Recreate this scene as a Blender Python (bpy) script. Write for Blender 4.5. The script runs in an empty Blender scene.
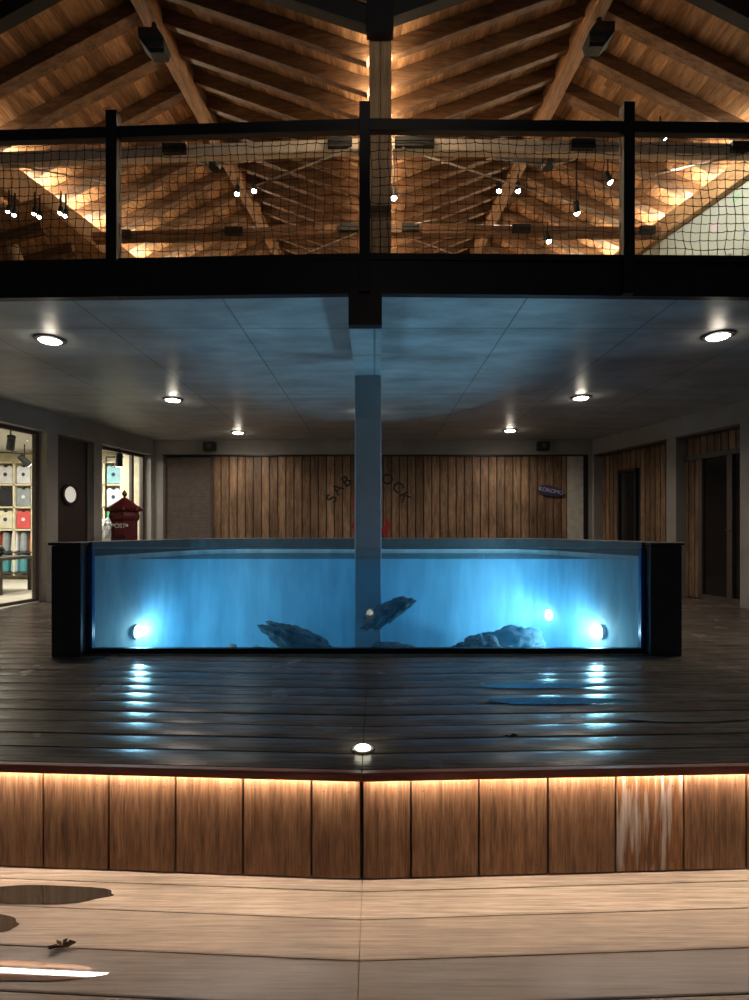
import bpy, bmesh, math, random
from mathutils import Vector, Matrix
random.seed(7)
sc = bpy.context.scene
COL = sc.collection

# ------------------------------------------------------------------ camera
F, CX, HY, EZ = 530.0, 374.5, 528.0, 1.16
cam = bpy.data.cameras.new('camera'); camo = bpy.data.objects.new('camera', cam); COL.objects.link(camo)
camo.location = (0, 0, EZ); camo.rotation_euler = (math.pi/2, 0, 0)
cam.sensor_fit = 'HORIZONTAL'; cam.sensor_width = 36; cam.lens = F/749*36
cam.shift_y = (HY-500)/749; cam.clip_start = 0.05; cam.clip_end = 200
sc.camera = camo
# ------------------------------------------------------------------ world / exposure
w = bpy.data.worlds.new('night'); sc.world = w; w.use_nodes = True
w.node_tree.nodes['Background'].inputs[0].default_value = (0.35, 0.45, 0.6, 1)
w.node_tree.nodes['Background'].inputs[1].default_value = 0.035
sc.view_settings.view_transform = 'Standard'; sc.view_settings.look = 'None'
sc.view_settings.exposure = 0.0; sc.view_settings.gamma = 1; sc.view_settings.use_curve_mapping = False
sc.cycles.use_denoising = True
sc.cycles.max_bounces = 8; sc.cycles.diffuse_bounces = 4; sc.cycles.transparent_max_bounces = 24
sc.cycles.volume_bounces = 1; sc.cycles.sample_clamp_indirect = 3.0
sc.cycles.caustics_reflective = False; sc.cycles.caustics_refractive = False
# light powers
P_TANK, P_DOWN, P_DECK, P_SHOP, P_SPOT = 80.0, 72.0, 0.5, 150.0, 55.0
E_RISER, E_VALLEY, E_EAVE, E_LENS = 170.0, 120.0, 210.0, 30.0
WARM = (1.0, 0.72, 0.45); NEUT = (1.0, 0.9, 0.72)

# ------------------------------------------------------------------ helpers
def R(px, y, Y): return Vector(((px-CX)/F*Y, Y, EZ+(HY-y)/F*Y))
def kids(o): return [c for c in bpy.data.objects if c.parent == o]
class MB:
    def __init__(s): s.bm = bmesh.new()
    def hexa(s, pts):            # 8 points: bottom loop 4, top loop 4
        v = [s.bm.verts.new(p) for p in pts]
        for f in ((3,2,1,0),(4,5,6,7),(0,1,5,4),(1,2,6,5),(2,3,7,6),(3,0,4,7)):
            s.bm.faces.new([v[i] for i in f])
        return s
    def box(s, x0, x1, y0, y1, z0, z1):
        return s.hexa([(x0,y0,z0),(x1,y0,z0),(x1,y1,z0),(x0,y1,z0),(x0,y0,z1),(x1,y0,z1),(x1,y1,z1),(x0,y1,z1)])
    def beam(s, a, b, wd, ht, up=(0,0,1), z_from=0.5):   # box along a->b; z_from: share of the height below the axis
        a = Vector(a); b = Vector(b); d = (b-a).normalized(); up = Vector(up)
        side = d.cross(up).normalized(); u = side.cross(d).normalized()
        lo, hi = -ht*z_from, ht*(1-z_from)
        P = []
        for h in (lo, hi):
            for p, sg in ((a,-1),(a,1),(b,1),(b,-1)): P.append(p+side*sg*wd/2+u*h)
        return s.hexa(P)
    def tube(s, a, b, r, n=8, r2=None):
        a = Vector(a); b = Vector(b); d = (b-a).normalized()
        up = Vector((0,0,1)) if abs(d.z) < .95 else Vector((1,0,0))
        e = d.cross(up).normalized(); f = e.cross(d)
        r2 = r if r2 is None else r2
        A = [s.bm.verts.new(a+(e*math.cos(t)+f*math.sin(t))*r) for t in [2*math.pi*i/n for i in range(n)]]
        B = [s.bm.verts.new(b+(e*math.cos(t)+f*math.sin(t))*r2) for t in [2*math.pi*i/n for i in range(n)]]
        for i in range(n): s.bm.faces.new((A[i], A[(i+1)%n], B[(i+1)%n], B[i]))
        s.bm.faces.new(A[::-1]); s.bm.faces.new(B)
        return s
    def lathe(s, c, prof, n=24, axis='z', rot=0.0):
        rings = []
        for r, h in prof:
            ring = []
            for i in range(n):
                t = 2*math.pi*i/n+rot
                p = (r*math.cos(t), r*math.sin(t), h) if axis == 'z' else (r*math.cos(t), h, r*math.sin(t))
                ring.append(s.bm.verts.new(Vector(c)+Vector(p)))
            rings.append(ring)
        for A, B in zip(rings, rings[1:]):
            for i in range(n): s.bm.faces.new((A[i], A[(i+1)%n], B[(i+1)%n], B[i]))
        s.bm.faces.new(rings[0][::-1]); s.bm.faces.new(rings[-1])
        return s
    def prism(s, pts, vec):      # closed outline swept along vec
        vec = Vector(vec)
        A = [s.bm.verts.new(Vector(p)) for p in pts]; B = [s.bm.verts.new(Vector(p)+vec) for p in pts]
        n = len(pts)
        for i in range(n): s.bm.faces.new((A[i], A[(i+1)%n], B[(i+1)%n], B[i]))
        s.bm.faces.new(A[::-1]); s.bm.faces.new(B)
        return s
    def build(s, name, mat, parent=None, bevel=0, smooth=False, kind=None, seg=1):
        bmesh.ops.recalc_face_normals(s.bm, faces=s.bm.faces)
        if bevel:
            bmesh.ops.bevel(s.bm, geom=s.bm.edges[:], offset=bevel, segments=seg, affect='EDGES', clamp_overlap=True)
        me = bpy.data.meshes.new(name)
        if parent is not None:
            L = Vector((0,0,0)); p = parent
            while p is not None: L += p.location; p = p.parent
            bmesh.ops.translate(s.bm, verts=s.bm.verts[:], vec=-L)
        s.bm.to_mesh(me); s.bm.free()
        if smooth:
            for f in me.polygons: f.use_smooth = True
        me.materials.append(mat)
        o = bpy.data.objects.new(name, me); COL.objects.link(o)
        if parent is not None: o.parent = parent
        if kind: o['kind'] = kind
        elif parent is None: o['kind'] = 'structure'
        return o
def empty(name, loc, label=None, cat=None, group=None, kind=None):
    o = bpy.data.objects.new(name, None); COL.objects.link(o); o.location = loc; o.empty_display_size = .1
    if label: o['label'] = label; o['category'] = cat
    if group: o['group'] = group
    if kind: o['kind'] = kind
    return o
def tag(o, label, cat, group=None):
    if 'kind' in o: del o['kind']
    o['label'] = label; o['category'] = cat
    if group: o['group'] = group
    return o
def lamp(name, typ, loc, power, color, parent=None, size=.03, rot=None, spot=None, blend=.5, sx=None, sy=None):
    l = bpy.data.lights.new(name, typ); l.energy = power; l.color = color
    if typ == 'AREA':
        l.shape = 'RECTANGLE'; l.size = sx; l.size_y = sy
    else: l.shadow_soft_size = size
    if typ == 'SPOT': l.spot_size = spot; l.spot_blend = blend
    o = bpy.data.objects.new(name, l); COL.objects.link(o)
    L = Vector(loc)
    if parent is not None:
        p = parent
        while p is not None: L -= p.location; p = p.parent
        o.parent = parent
    o.location = L
    if rot is not None: o.rotation_euler = rot
    return o

# ------------------------------------------------------------------ materials
def mat_base(name):
    m = bpy.data.materials.new(name); m.use_nodes = True
    nt = m.node_tree; b = nt.nodes['Principled BSDF']
    return m, nt, b
def N(nt, t, **k):
    n = nt.nodes.new(t)
    for a, v in k.items(): setattr(n, a, v)
    return n
def plain(name, c, rough=.5, metal=0, spec=.5, bump=0, bscale=60, var=0.15):
    m, nt, b = mat_base(name)
    b.inputs['Roughness'].default_value = rough; b.inputs['Metallic'].default_value = metal
    b.inputs['Specular IOR Level'].default_value = spec
    tc = N(nt, 'ShaderNodeTexCoord'); no = N(nt, 'ShaderNodeTexNoise'); no.inputs['Scale'].default_value = 9; no.inputs['Detail'].default_value = 5
    nt.links.new(tc.outputs['Object'], no.inputs['Vector'])
    r = N(nt, 'ShaderNodeValToRGB')
    r.color_ramp.elements[0].position = .3; r.color_ramp.elements[1].position = .7
    r.color_ramp.elements[0].color = tuple(x*(1-var) for x in c)+(1,); r.color_ramp.elements[1].color = tuple(min(1, x*(1+var)) for x in c)+(1,)
    nt.links.new(no.outputs[0], r.inputs[0]); nt.links.new(r.outputs[0], b.inputs['Base Color'])
    if bump:
        n2 = N(nt, 'ShaderNodeTexNoise'); n2.inputs['Scale'].default_value = bscale
        nt.links.new(tc.outputs['Object'], n2.inputs['Vector'])
        bp = N(nt, 'ShaderNodeBump'); bp.inputs['Strength'].default_value = bump; bp.inputs['Distance'].default_value = .01
        nt.links.new(n2.outputs[0], bp.inputs['Height']); nt.links.new(bp.outputs[0], b.inputs['Normal'])
    return m
def glow(name, c, s):
    m, nt, b = mat_base(name)
    b.inputs['Base Color'].default_value = (0.8,0.8,0.8,1)
    b.inputs['Emission Color'].default_value = tuple(c)+(1,); b.inputs['Emission Strength'].default_value = s
    return m
def wood(name, dark, mid, light, axis='x', rough=.5, spec=.4, island=.35, fine=1.0, bump=.25, stretch=14, streaks=0, rvar=.25):
    m, nt, b = mat_base(name); L = nt.links.new
    tc = N(nt, 'ShaderNodeTexCoord'); geo = N(nt, 'ShaderNodeNewGeometry')
    comb = N(nt, 'ShaderNodeVectorMath', operation='MULTIPLY')
    s = {'x': (1, stretch, stretch), 'y': (stretch, 1, stretch), 'z': (stretch, stretch, 1)}[axis]
    comb.inputs[1].default_value = s
    off = N(nt, 'ShaderNodeVectorMath', operation='MULTIPLY_ADD'); off.inputs[1].default_value = (31, 17, 23)
    cx = N(nt, 'ShaderNodeCombineXYZ')
    for i in range(3): L(geo.outputs['Random Per Island'], cx.inputs[i])
    L(cx.outputs[0], off.inputs[0]); L(tc.outputs['Object'], comb.inputs[0]); L(comb.outputs[0], off.inputs[2])
    n1 = N(nt, 'ShaderNodeTexNoise'); n1.inputs['Scale'].default_value = 1.6*fine; n1.inputs['Detail'].default_value = 8; n1.inputs['Roughness'].default_value = .65; n1.inputs['Distortion'].default_value = .25
    L(off.outputs[0], n1.inputs['Vector'])
    n2 = N(nt, 'ShaderNodeTexNoise'); n2.inputs['Scale'].default_value = 7*fine; n2.inputs['Detail'].default_value = 4
    L(off.outputs[0], n2.inputs['Vector'])
    mx = N(nt, 'ShaderNodeMix', data_type='FLOAT'); mx.inputs[0].default_value = .38
    L(n1.outputs[0], mx.inputs[2]); L(n2.outputs[0], mx.inputs[3])
    r = N(nt, 'ShaderNodeValToRGB'); cr = r.color_ramp
    cr.elements[0].position = .36; cr.elements[0].color = tuple(dark)+(1,)
    cr.elements[1].position = .66; cr.elements[1].color = tuple(light)+(1,)
    e = cr.elements.new(.5); e.color = tuple(mid)+(1,)
    L(mx.outputs[0], r.inputs[0])
    # per-board brightness
    mr = N(nt, 'ShaderNodeMapRange'); mr.inputs[3].default_value = 1-island; mr.inputs[4].default_value = 1+island
    L(geo.outputs['Random Per Island'], mr.inputs[0])
    vm = N(nt, 'ShaderNodeVectorMath', operation='SCALE'); L(r.outputs[0], vm.inputs[0]); L(mr.outputs[0], vm.inputs['Scale'])
    out = vm.outputs[0]
    # broad stains
    n3 = N(nt, 'ShaderNodeTexNoise'); n3.inputs['Scale'].default_value = 2.2; n3.inputs['Detail'].default_value = 3
    L(tc.outputs['Object'], n3.inputs['Vector'])
    mr3 = N(nt, 'ShaderNodeMapRange'); mr3.inputs[1].default_value = .3; mr3.inputs[2].default_value = .7; mr3.inputs[3].default_value = .78; mr3.inputs[4].default_value = 1.15
    L(n3.outputs[0], mr3.inputs[0])
    vm2 = N(nt, 'ShaderNodeVectorMath', operation='SCALE'); L(out, vm2.inputs[0]); L(mr3.outputs[0], vm2.inputs['Scale']); out = vm2.outputs[0]
    if streaks:
        n4 = N(nt, 'ShaderNodeTexNoise'); n4.inputs['Scale'].default_value = 2.2; n4.inputs['Detail'].default_value = 5
        c4 = N(nt, 'ShaderNodeVectorMath', operation='MULTIPLY'); c4.inputs[1].default_value = (16,16,1.2)
        L(tc.outputs['Object'], c4.inputs[0]); L(c4.outputs[0], n4.inputs['Vector'])
        mr4 = N(nt, 'ShaderNodeMapRange'); mr4.inputs[1].default_value = .5; mr4.inputs[2].default_value = .68; mr4.inputs[4].default_value = streaks
        L(n4.outputs[0], mr4.inputs[0])
        mc = N(nt, 'ShaderNodeMix', data_type='RGBA'); mc.inputs[7].default_value = (.62,.56,.5,1)
        L(mr4.outputs[0], mc.inputs[0]); L(out, mc.inputs[6]); out = mc.outputs[2]
    L(out, b.inputs['Base Color'])
    mrr = N(nt, 'ShaderNodeMapRange'); mrr.inputs[1].default_value = .3; mrr.inputs[2].default_value = .7
    mrr.inputs[3].default_value = rough*(1-rvar); mrr.inputs[4].default_value = min(1, rough*(1+rvar))
    L(n3.outputs[0], mrr.inputs[0]); L(mrr.outputs[0], b.inputs['Roughness'])
    b.inputs['Specular IOR Level'].default_value = spec
    bp = N(nt, 'ShaderNodeBump'); bp.inputs['Strength'].default_value = bump; bp.inputs['Distance'].default_value = .004
    L(mx.outputs[0], bp.inputs['Height']); L(bp.outputs[0], b.inputs['Normal'])
    return m
def concrete(name, c, rough=.5, joints=True, spec=.5, grain=(1,1,1), bump=.15, contrast=.22):
    m, nt, b = mat_base(name); L = nt.links.new
    tc = N(nt, 'ShaderNodeTexCoord')
    mp = N(nt, 'ShaderNodeVectorMath', operation='MULTIPLY'); mp.inputs[1].default_value = grain
    L(tc.outputs['Object'], mp.inputs[0])
    n1 = N(nt, 'ShaderNodeTexNoise'); n1.inputs['Scale'].default_value = 1.7; n1.inputs['Detail'].default_value = 9; n1.inputs['Roughness'].default_value = .62
    L(mp.outputs[0], n1.inputs['Vector'])
    r = N(nt, 'ShaderNodeValToRGB')
    r.color_ramp.elements[0].position = .3; r.color_ramp.elements[1].position = .7
    r.color_ramp.elements[0].color = tuple(x*(1-contrast) for x in c)+(1,); r.color_ramp.elements[1].color = tuple(x*(1+contrast) for x in c)+(1,)
    L(n1.outputs[0], r.inputs[0]); out = r.outputs[0]
    if joints:
        br = N(nt, 'ShaderNodeTexBrick'); br.inputs['Scale'].default_value = 1; br.offset = 0
        br.inputs['Brick Width'].default_value = 1.22; br.inputs['Row Height'].default_value = 2.44; br.inputs['Mortar Size'].default_value = .011
        br.inputs['Mortar Smooth'].default_value = .3
        br.inputs['Color1'].default_value = (1,1,1,1); br.inputs['Color2'].default_value = (.84,.84,.84,1); br.inputs['Mortar'].default_value = (.5,.5,.5,1)
        L(tc.outputs['Object'], br.inputs['Vector'])
        mu = N(nt, 'ShaderNodeMix', data_type='RGBA', blend_type='MULTIPLY'); mu.inputs[0].default_value = 1
        L(out, mu.inputs[6]); L(br.outputs[0], mu.inputs[7]); out = mu.outputs[2]
    L(out, b.inputs['Base Color'])
    b.inputs['Specular IOR Level'].default_value = spec
    mr = N(nt, 'ShaderNodeMapRange'); mr.inputs[1].default_value = .3; mr.inputs[2].default_value = .7; mr.inputs[3].default_value = rough*.8; mr.inputs[4].default_value = rough*1.2
    L(n1.outputs[0], mr.inputs[0]); L(mr.outputs[0], b.inputs['Roughness'])
    bp = N(nt, 'ShaderNodeBump'); bp.inputs['Strength'].default_value = bump; bp.inputs['Distance'].default_value = .02
    L(n1.outputs[0], bp.inputs['Height']); L(bp.outputs[0], b.inputs['Normal'])
    return m
def front_only(nt, fr, inner=0.0):      # share of the reflection kept on the inner side of a surface
    geo = N(nt, 'ShaderNodeNewGeometry'); a = N(nt, 'ShaderNodeMapRange'); a.inputs[3].default_value = 1; a.inputs[4].default_value = inner
    nt.links.new(geo.outputs['Backfacing'], a.inputs[0])
    m_ = N(nt, 'ShaderNodeMath', operation='MULTIPLY'); nt.links.new(a.outputs[0], m_.inputs[0]); nt.links.new(fr.outputs[0], m_.inputs[1])
    return m_.outputs[0]
def clear(name, tint=(1,1,1), f0=1.45, maxr=1.0, rough=.0):
    m, nt, b = mat_base(name); nt.nodes.remove(b); L = nt.links.new
    t = N(nt, 'ShaderNodeBsdfTransparent'); t.inputs[0].default_value = tuple(tint)+(1,)
    g = N(nt, 'ShaderNodeBsdfGlossy'); g.inputs['Roughness'].default_value = rough; g.inputs[0].default_value = (1,1,1,1)
    fr = N(nt, 'ShaderNodeFresnel'); fr.inputs[0].default_value = f0
    mx = N(nt, 'ShaderNodeMixShader'); L(front_only(nt, fr), mx.inputs[0]); L(t.outputs[0], mx.inputs[1]); L(g.outputs[0], mx.inputs[2])
    L(mx.outputs[0], nt.nodes['Material Output'].inputs['Surface'])
    return m
M = {}
M['deck'] = wood('wet_deck_boards', (.055,.044,.037), (.12,.098,.082), (.21,.175,.148), 'x', rough=.26, spec=.12, island=.22, fine=1.3, stretch=18, rvar=.07)
M['deck_low'] = wood('pale_deck_boards', (.145,.105,.075), (.265,.2,.147), (.39,.31,.24), 'x', rough=.6, spec=.25, island=.08, fine=1.1, stretch=34, bump=.12)
M['deck_mid'] = wood('mid_deck_boards', (.13,.092,.066), (.21,.155,.113), (.29,.225,.17), 'x', rough=.6, spec=.25, island=.05, fine=1.1, stretch=34, bump=.12)
M['deck_dark'] = wood('dark_deck_boards', (.055,.038,.028), (.09,.066,.05), (.13,.098,.076), 'x', rough=.5, spec=.25, island=.12, fine=1.1, stretch=34, bump=.12)
M['nosing'] = wood('nosing_red_wood', (.3,.1,.07), (.45,.16,.11), (.55,.22,.16), 'x', rough=.5, island=.1)
M['riser'] = wood('riser_panel_wood', (.085,.038,.018), (.2,.1,.048), (.34,.19,.1), 'z', rough=.5, spec=.4, island=.25, fine=1.3, stretch=16)
M['riser_streaked'] = wood('riser_panel_streaked', (.09,.035,.014), (.2,.085,.032), (.33,.16,.07), 'z', rough=.5, island=.1, fine=1.3, stretch=16, streaks=.8)
M['clad'] = wood('wall_cladding_wood', (.10,.055,.03), (.21,.125,.074), (.33,.21,.13), 'z', rough=.6, spec=.25, island=.3, fine=1.0, stretch=10)
M['rafter'] = wood('rafter_wood', (.09,.05,.028), (.185,.108,.062), (.28,.175,.105), 'x', rough=.55, spec=.3, island=.18, fine=1.2, stretch=10)
M['beam'] = wood('pale_beam_wood', (.26,.15,.07), (.42,.26,.13), (.55,.37,.2), 'y', rough=.55, spec=.3, island=.08, stretch=10)
M['ridge'] = wood('ridge_beam_wood', (.13,.065,.03), (.26,.145,.075), (.38,.23,.13), 'y', rough=.55, spec=.3, island=.08, stretch=10)
M['sheath'] = wood('roof_board_wood', (.22,.11,.05), (.4,.22,.11), (.6,.38,.21), 'y', rough=.55, spec=.3, island=.38, fine=1.2, stretch=8)
M['tie'] = plain('painted_tie_beam', (.7,.6,.48), .6)
M['post'] = wood('post_wood', (.3,.19,.1), (.45,.3,.18), (.55,.4,.25), 'z', rough=.6, island=.1)
M['ceil'] = concrete('concrete_ceiling_cast', (.42,.43,.44), rough=.4, spec=.5, grain=(1,2.2,1), bump=.25, contrast=.34)
M['conc'] = concrete('concrete_wall', (.27,.25,.235), rough=.65, joints=False)
M['conc_col'] = concrete('concrete_column', (.5,.52,.54), rough=.7, joints=False, contrast=.1)
M['pale'] = plain('pale_plaster', (.5,.46,.4), .7)
M['black'] = plain('black_steel', (.014,.013,.016), .45, spec=.4)
M['black_m'] = plain('matt_black_plastic', (.012,.014,.016), .65)
M['speaker'] = plain('dark_green_grey_speaker', (.03,.04,.042), .6)
M['darkgrey'] = plain('dark_grey_metal', (.06,.055,.052), .5)
M['tankpost'] = plain('dark_tank_cladding', (.035,.031,.04), .5, bump=.05)
M['tankrim'] = plain('dark_stone_coping', (.09,.09,.085), .4)
M['brown_fr'] = plain('brown_metal_frame', (.07,.052,.043), .5)
M['dark_glass'] = plain('dark_door_glass', (.008,.008,.01), .12, spec=.6)
M['tankwall'] = concrete('tank_inner_render', (.50,.56,.55), rough=.7, joints=False, grain=(3,3,.7), contrast=.3)
M['sand'] = plain('pale_tank_floor', (.4,.45,.42), .9, bump=.4, bscale=25)
M['rock'] = plain('mottled_reef_rock', (.09,.1,.1), .85, bump=1.0, bscale=30, var=.7)
M['rockpale'] = plain('pale_reef_rock', (.4,.4,.36), .85, bump=1.0, bscale=30, var=.4)
M['glass'] = clear('tank_glass_clear', (.93,.98,.98))
M['glass_edge'] = plain('polished_glass_edge', (.25,.55,.8), .2, spec=.8)
M['shopglass'] = clear('shop_window_glass', (.93,.95,.95))
M['wet'] = plain('standing_water_film', (.03,.022,.016), .04, spec=1.0)
M['wet2'] = plain('rippled_water_film', (.07,.05,.038), .03, spec=.6)
M['wet_dark'] = plain('dark_soaked_board', (.02,.016,.014), .5, spec=.3)
M['cream'] = plain('cream_shop_wall', (.75,.68,.5), .7)
M['shopfloor'] = plain('pale_shop_floor', (.6,.55,.47), .4)
M['red'] = plain('glossy_red_paint', (.085,.004,.008), .4)
M['redm'] = plain('red_emblem_paint', (.25,.006,.006), .6)
M['gold'] = plain('dark_bronze', (.12,.07,.03), .35, metal=.8)
M['steel'] = plain('pale_steel_rod', (.6,.56,.5), .3, metal=.7)
M['net'] = plain('dark_net_cord', (.05,.035,.025), .8)
M['white'] = plain('white_paint', (.7,.7,.68), .5)
M['letter'] = plain('black_lettering', (.006,.006,.006), .6)
M['purple'] = plain('dark_violet_board', (.035,.03,.07), .5)
M['lav'] = plain('pale_violet_lettering', (.4,.38,.55), .5)
M['leaf'] = plain('dry_dark_leaf', (.03,.014,.007), 1.0, spec=.1)
M['lens'] = glow('warm_lamp_lens', NEUT, E_LENS)
M['lens_cool'] = glow('cool_spot_lens', (.9,1.0,.95), 40)
M['lens_tank'] = glow('underwater_lens', (.75,.95,1.0), 60)
M['led'] = glow('warm_led_strip', (1,.85,.7), E_RISER)
M['led_v'] = glow('valley_led_strip', (1,.76,.48), E_VALLEY)
M['led_e'] = glow('eave_led_strip', (1,.84,.6), E_EAVE)
M['port'] = glow('lit_porthole_glass', (1,.93,.8), .45)
# mural wall: pale with soft paint patches
mm, nt, b = mat_base('mural_wall_paint'); L = nt.links.new
tc = N(nt,'ShaderNodeTexCoord'); vo = N(nt,'ShaderNodeTexVoronoi'); vo.inputs['Scale'].default_value = 3.0
L(tc.outputs['Object'], vo.inputs['Vector'])
rr = N(nt,'ShaderNodeValToRGB'); rr.color_ramp.elements[0].position=.16; rr.color_ramp.elements[1].position=.22
L(vo.outputs['Distance'], rr.inputs[0])
mc = N(nt,'ShaderNodeMix',data_type='RGBA'); mc.inputs[7].default_value=(.4,.45,.4,1)
hs = N(nt,'ShaderNodeHueSaturation'); hs.inputs['Saturation'].default_value=.7; hs.inputs['Value'].default_value=.6
L(vo.outputs['Color'], hs.inputs['Color']); L(hs.outputs[0], mc.inputs[6]); L(rr.outputs[0], mc.inputs[0]); L(mc.outputs[2], b.inputs['Base Color'])
M['mural'] = mm
# water: clear surface with blue scattering body
wm, nt, b = mat_base('tank_water_body'); nt.nodes.remove(b); L = nt.links.new
t = N(nt,'ShaderNodeBsdfTransparent'); g = N(nt,'ShaderNodeBsdfGlossy'); g.inputs['Roughness'].default_value=.02
fr = N(nt,'ShaderNodeFresnel'); fr.inputs[0].default_value=1.33
mx = N(nt,'ShaderNodeMixShader'); L(front_only(nt, fr, .45),mx.inputs[0]); L(t.outputs[0],mx.inputs[1]); L(g.outputs[0],mx.inputs[2])
L(mx.outputs[0], nt.nodes['Material Output'].inputs['Surface'])
vs = N(nt,'ShaderNodeVolumeScatter'); vs.inputs['Color'].default_value=(.2,.6,.95,1); vs.inputs['Density'].default_value=.2; vs.inputs['Anisotropy'].default_value=.2
va = N(nt,'ShaderNodeVolumeAbsorption'); va.inputs['Color'].default_value=(.1,.64,.95,1); va.inputs['Density'].default_value=.5
ad = N(nt,'ShaderNodeAddShader'); L(vs.outputs[0],ad.inputs[0]); L(va.outputs[0],ad.inputs[1]); L(ad.outputs[0], nt.nodes['Material Output'].inputs['Volume'])
M['water'] = wm

# ================================================================== STRUCTURE
X0 = -0.06
ZL = -0.547
def tilt(x, Y, tl=.055, tr=.042): return Y + (tl if x < X0 else tr)*abs(x-X0)
def board(mb, xa, xb, Ya, Yb, z, th, tl=.055, tr=.042, crown=.0025, nx=1):
    """one deck board across xa..xb (same side of the fold) with a slightly crowned top"""
    e_ = -.002 if z == ZL else -.006
    prof = [(0,e_),(.03,-.001 if z != ZL else 0),(.25,crown*.7),(.5,crown),(.75,crown*.7),(.97,-.001 if z != ZL else 0),(1,e_)]
    n = len(prof); bm = mb.bm
    rows = []
    for x in (xa, xb):
        top = [bm.verts.new((x, tilt(x, Ya+(Yb-Ya)*t, tl, tr), z+h)) for t, h in prof]
        bot = [bm.verts.new((x, tilt(x, Yb, tl, tr), z-th)), bm.verts.new((x, tilt(x, Ya, tl, tr), z-th))]
        rows.append(top+bot)
    A, B = rows; k = len(A)
    for i in range(k): bm.faces.new((A[i], B[i], B[(i+1)%k], A[(i+1)%k]))
    bm.faces.new(A[::-1]); bm.faces.new(B)
# upper deck
mbL, mbR = MB(), MB()
W, G = .185, .006
k = 1
while True:
    Ya = 2.545+(k-1)*W+ (0 if k > 0 else 0); Yb = Ya+W-G
    if Ya > 11.4: break
    mid = Ya < 4.72; back = Ya > 6.95
    off = random.uniform(-.002,.002)
    if mid or back:
        board(mbL, -5.9 if Ya < 7 else -5.2, X0-.002, Ya, Yb, off, .025)
        board(mbR, X0+.002, 5.9 if Ya < 7 else 5.4, Ya, Yb, off, .025)
    else:
        board(mbL, -5.9, -2.80, Ya, Yb, off, .025); board(mbR, 2.68, 5.9, Ya, Yb, off, .025)
    k += 1
floor_l = mbL.build('floor_left', M['deck']); floor_r = mbR.build('floor_right', M['deck'])
# joists / void below the boards
MB().box(-6,6,3.0,4.87,-.10,-.03).build('floor_base', M['black_m'])
MB().box(-6.2,-2.93,4.87,11.6,-.10,-.03).build('floor_base', M['black_m'])
MB().box(2.81,6.2,4.87,11.6,-.10,-.03).build('floor_base', M['black_m'])
# nosing board
for side, (xa, xb) in (('left', (-5.9, X0-.001)), ('right', (X0+.001, 5.9))):
    mb = MB()
    P = [(xa, tilt(xa,2.50)), (xb, tilt(xb,2.50)), (xb, tilt(xb,2.54)), (xa, tilt(xa,2.54))]
    mb.hexa([(p[0],p[1],-.04) for p in P]+[(p[0],p[1],.001) for p in P])
    mb.build('trim_nosing_'+side, M['nosing'], bevel=.004)
# led strip under the nosing
for side, (xa, xb) in (('left', (-5.8, X0-.03)), ('right', (X0+.03, 5.8))):
    mb = MB(); P = [(xa, tilt(xa,2.541)), (xb, tilt(xb,2.541)), (xb, tilt(xb,2.556)), (xa, tilt(xa,2.556))]
    mb.hexa([(p[0],p[1],-.0415) for p in P]+[(p[0],p[1],-.036) for p in P])
    o = mb.build('light_strip', M['led'])
    tag(o, 'warm LED light strip tucked under the %s half of the deck nosing' % side, 'light strip')
# riser panels
riser = empty('wall_step', (X0, 2.57, ZL), kind='structure')
YR = 2.566
def riser_x(px):
    x = 0
    for _ in range(12): x = (px-CX)/F*tilt(x, YR)
    return x
bl = [43,108.5,175.5,243,311.5,360.8]; br_ = [362.6,411,479,548,616,684]
xs = [riser_x(p) for p in bl]; xs = [xs[0]-.318*i for i in range(11,0,-1)]+xs
segs = list(zip(xs, xs[1:]))
xs2 = [riser_x(p) for p in br_]; xs2 = xs2+[xs2[-1]+.32*i for i in range(1,11)]
segs2 = list(zip(xs2, xs2[1:]))
for a, c in segs+segs2:
    a += .004; c -= .004
    mb = MB(); P = [(a, tilt(a,YR)), (c, tilt(c,YR)), (c, tilt(c,YR+.022)), (a, tilt(a,YR+.022))]
    mb.hexa([(p[0],p[1],ZL+.006) for p in P]+[(p[0],p[1],-.046) for p in P])
    stre = abs(a-riser_x(616)) < .02
    o = mb.build('riser_panel', M['riser_streaked' if stre else 'riser'], riser, bevel=.0035, seg=2)
    if stre: o['label'] = 'panel with whitish water streaks'
    mb = MB()
    for sx in (a+.055, c-.055):
        for z in (-.12, ZL+.055): mb.lathe((sx, tilt(sx,YR)-.0008, z), [(.004,.002),(.004,0)], 8, 'y')
    mb.build('screw', M['darkgrey'], o)
mb = MB()
for xa, xb in ((-5.8,X0),(X0,5.8)):
    P = [(xa, tilt(xa,YR+.024)), (xb, tilt(xb,YR+.024)), (xb, tilt(xb,YR+.05)), (xa, tilt(xa,YR+.05))]
    mb.hexa([(p[0],p[1],ZL-.05) for p in P]+[(p[0],p[1],-.03) for p in P])
mb.build('riser_backing', M['black_m'], riser)
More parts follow.
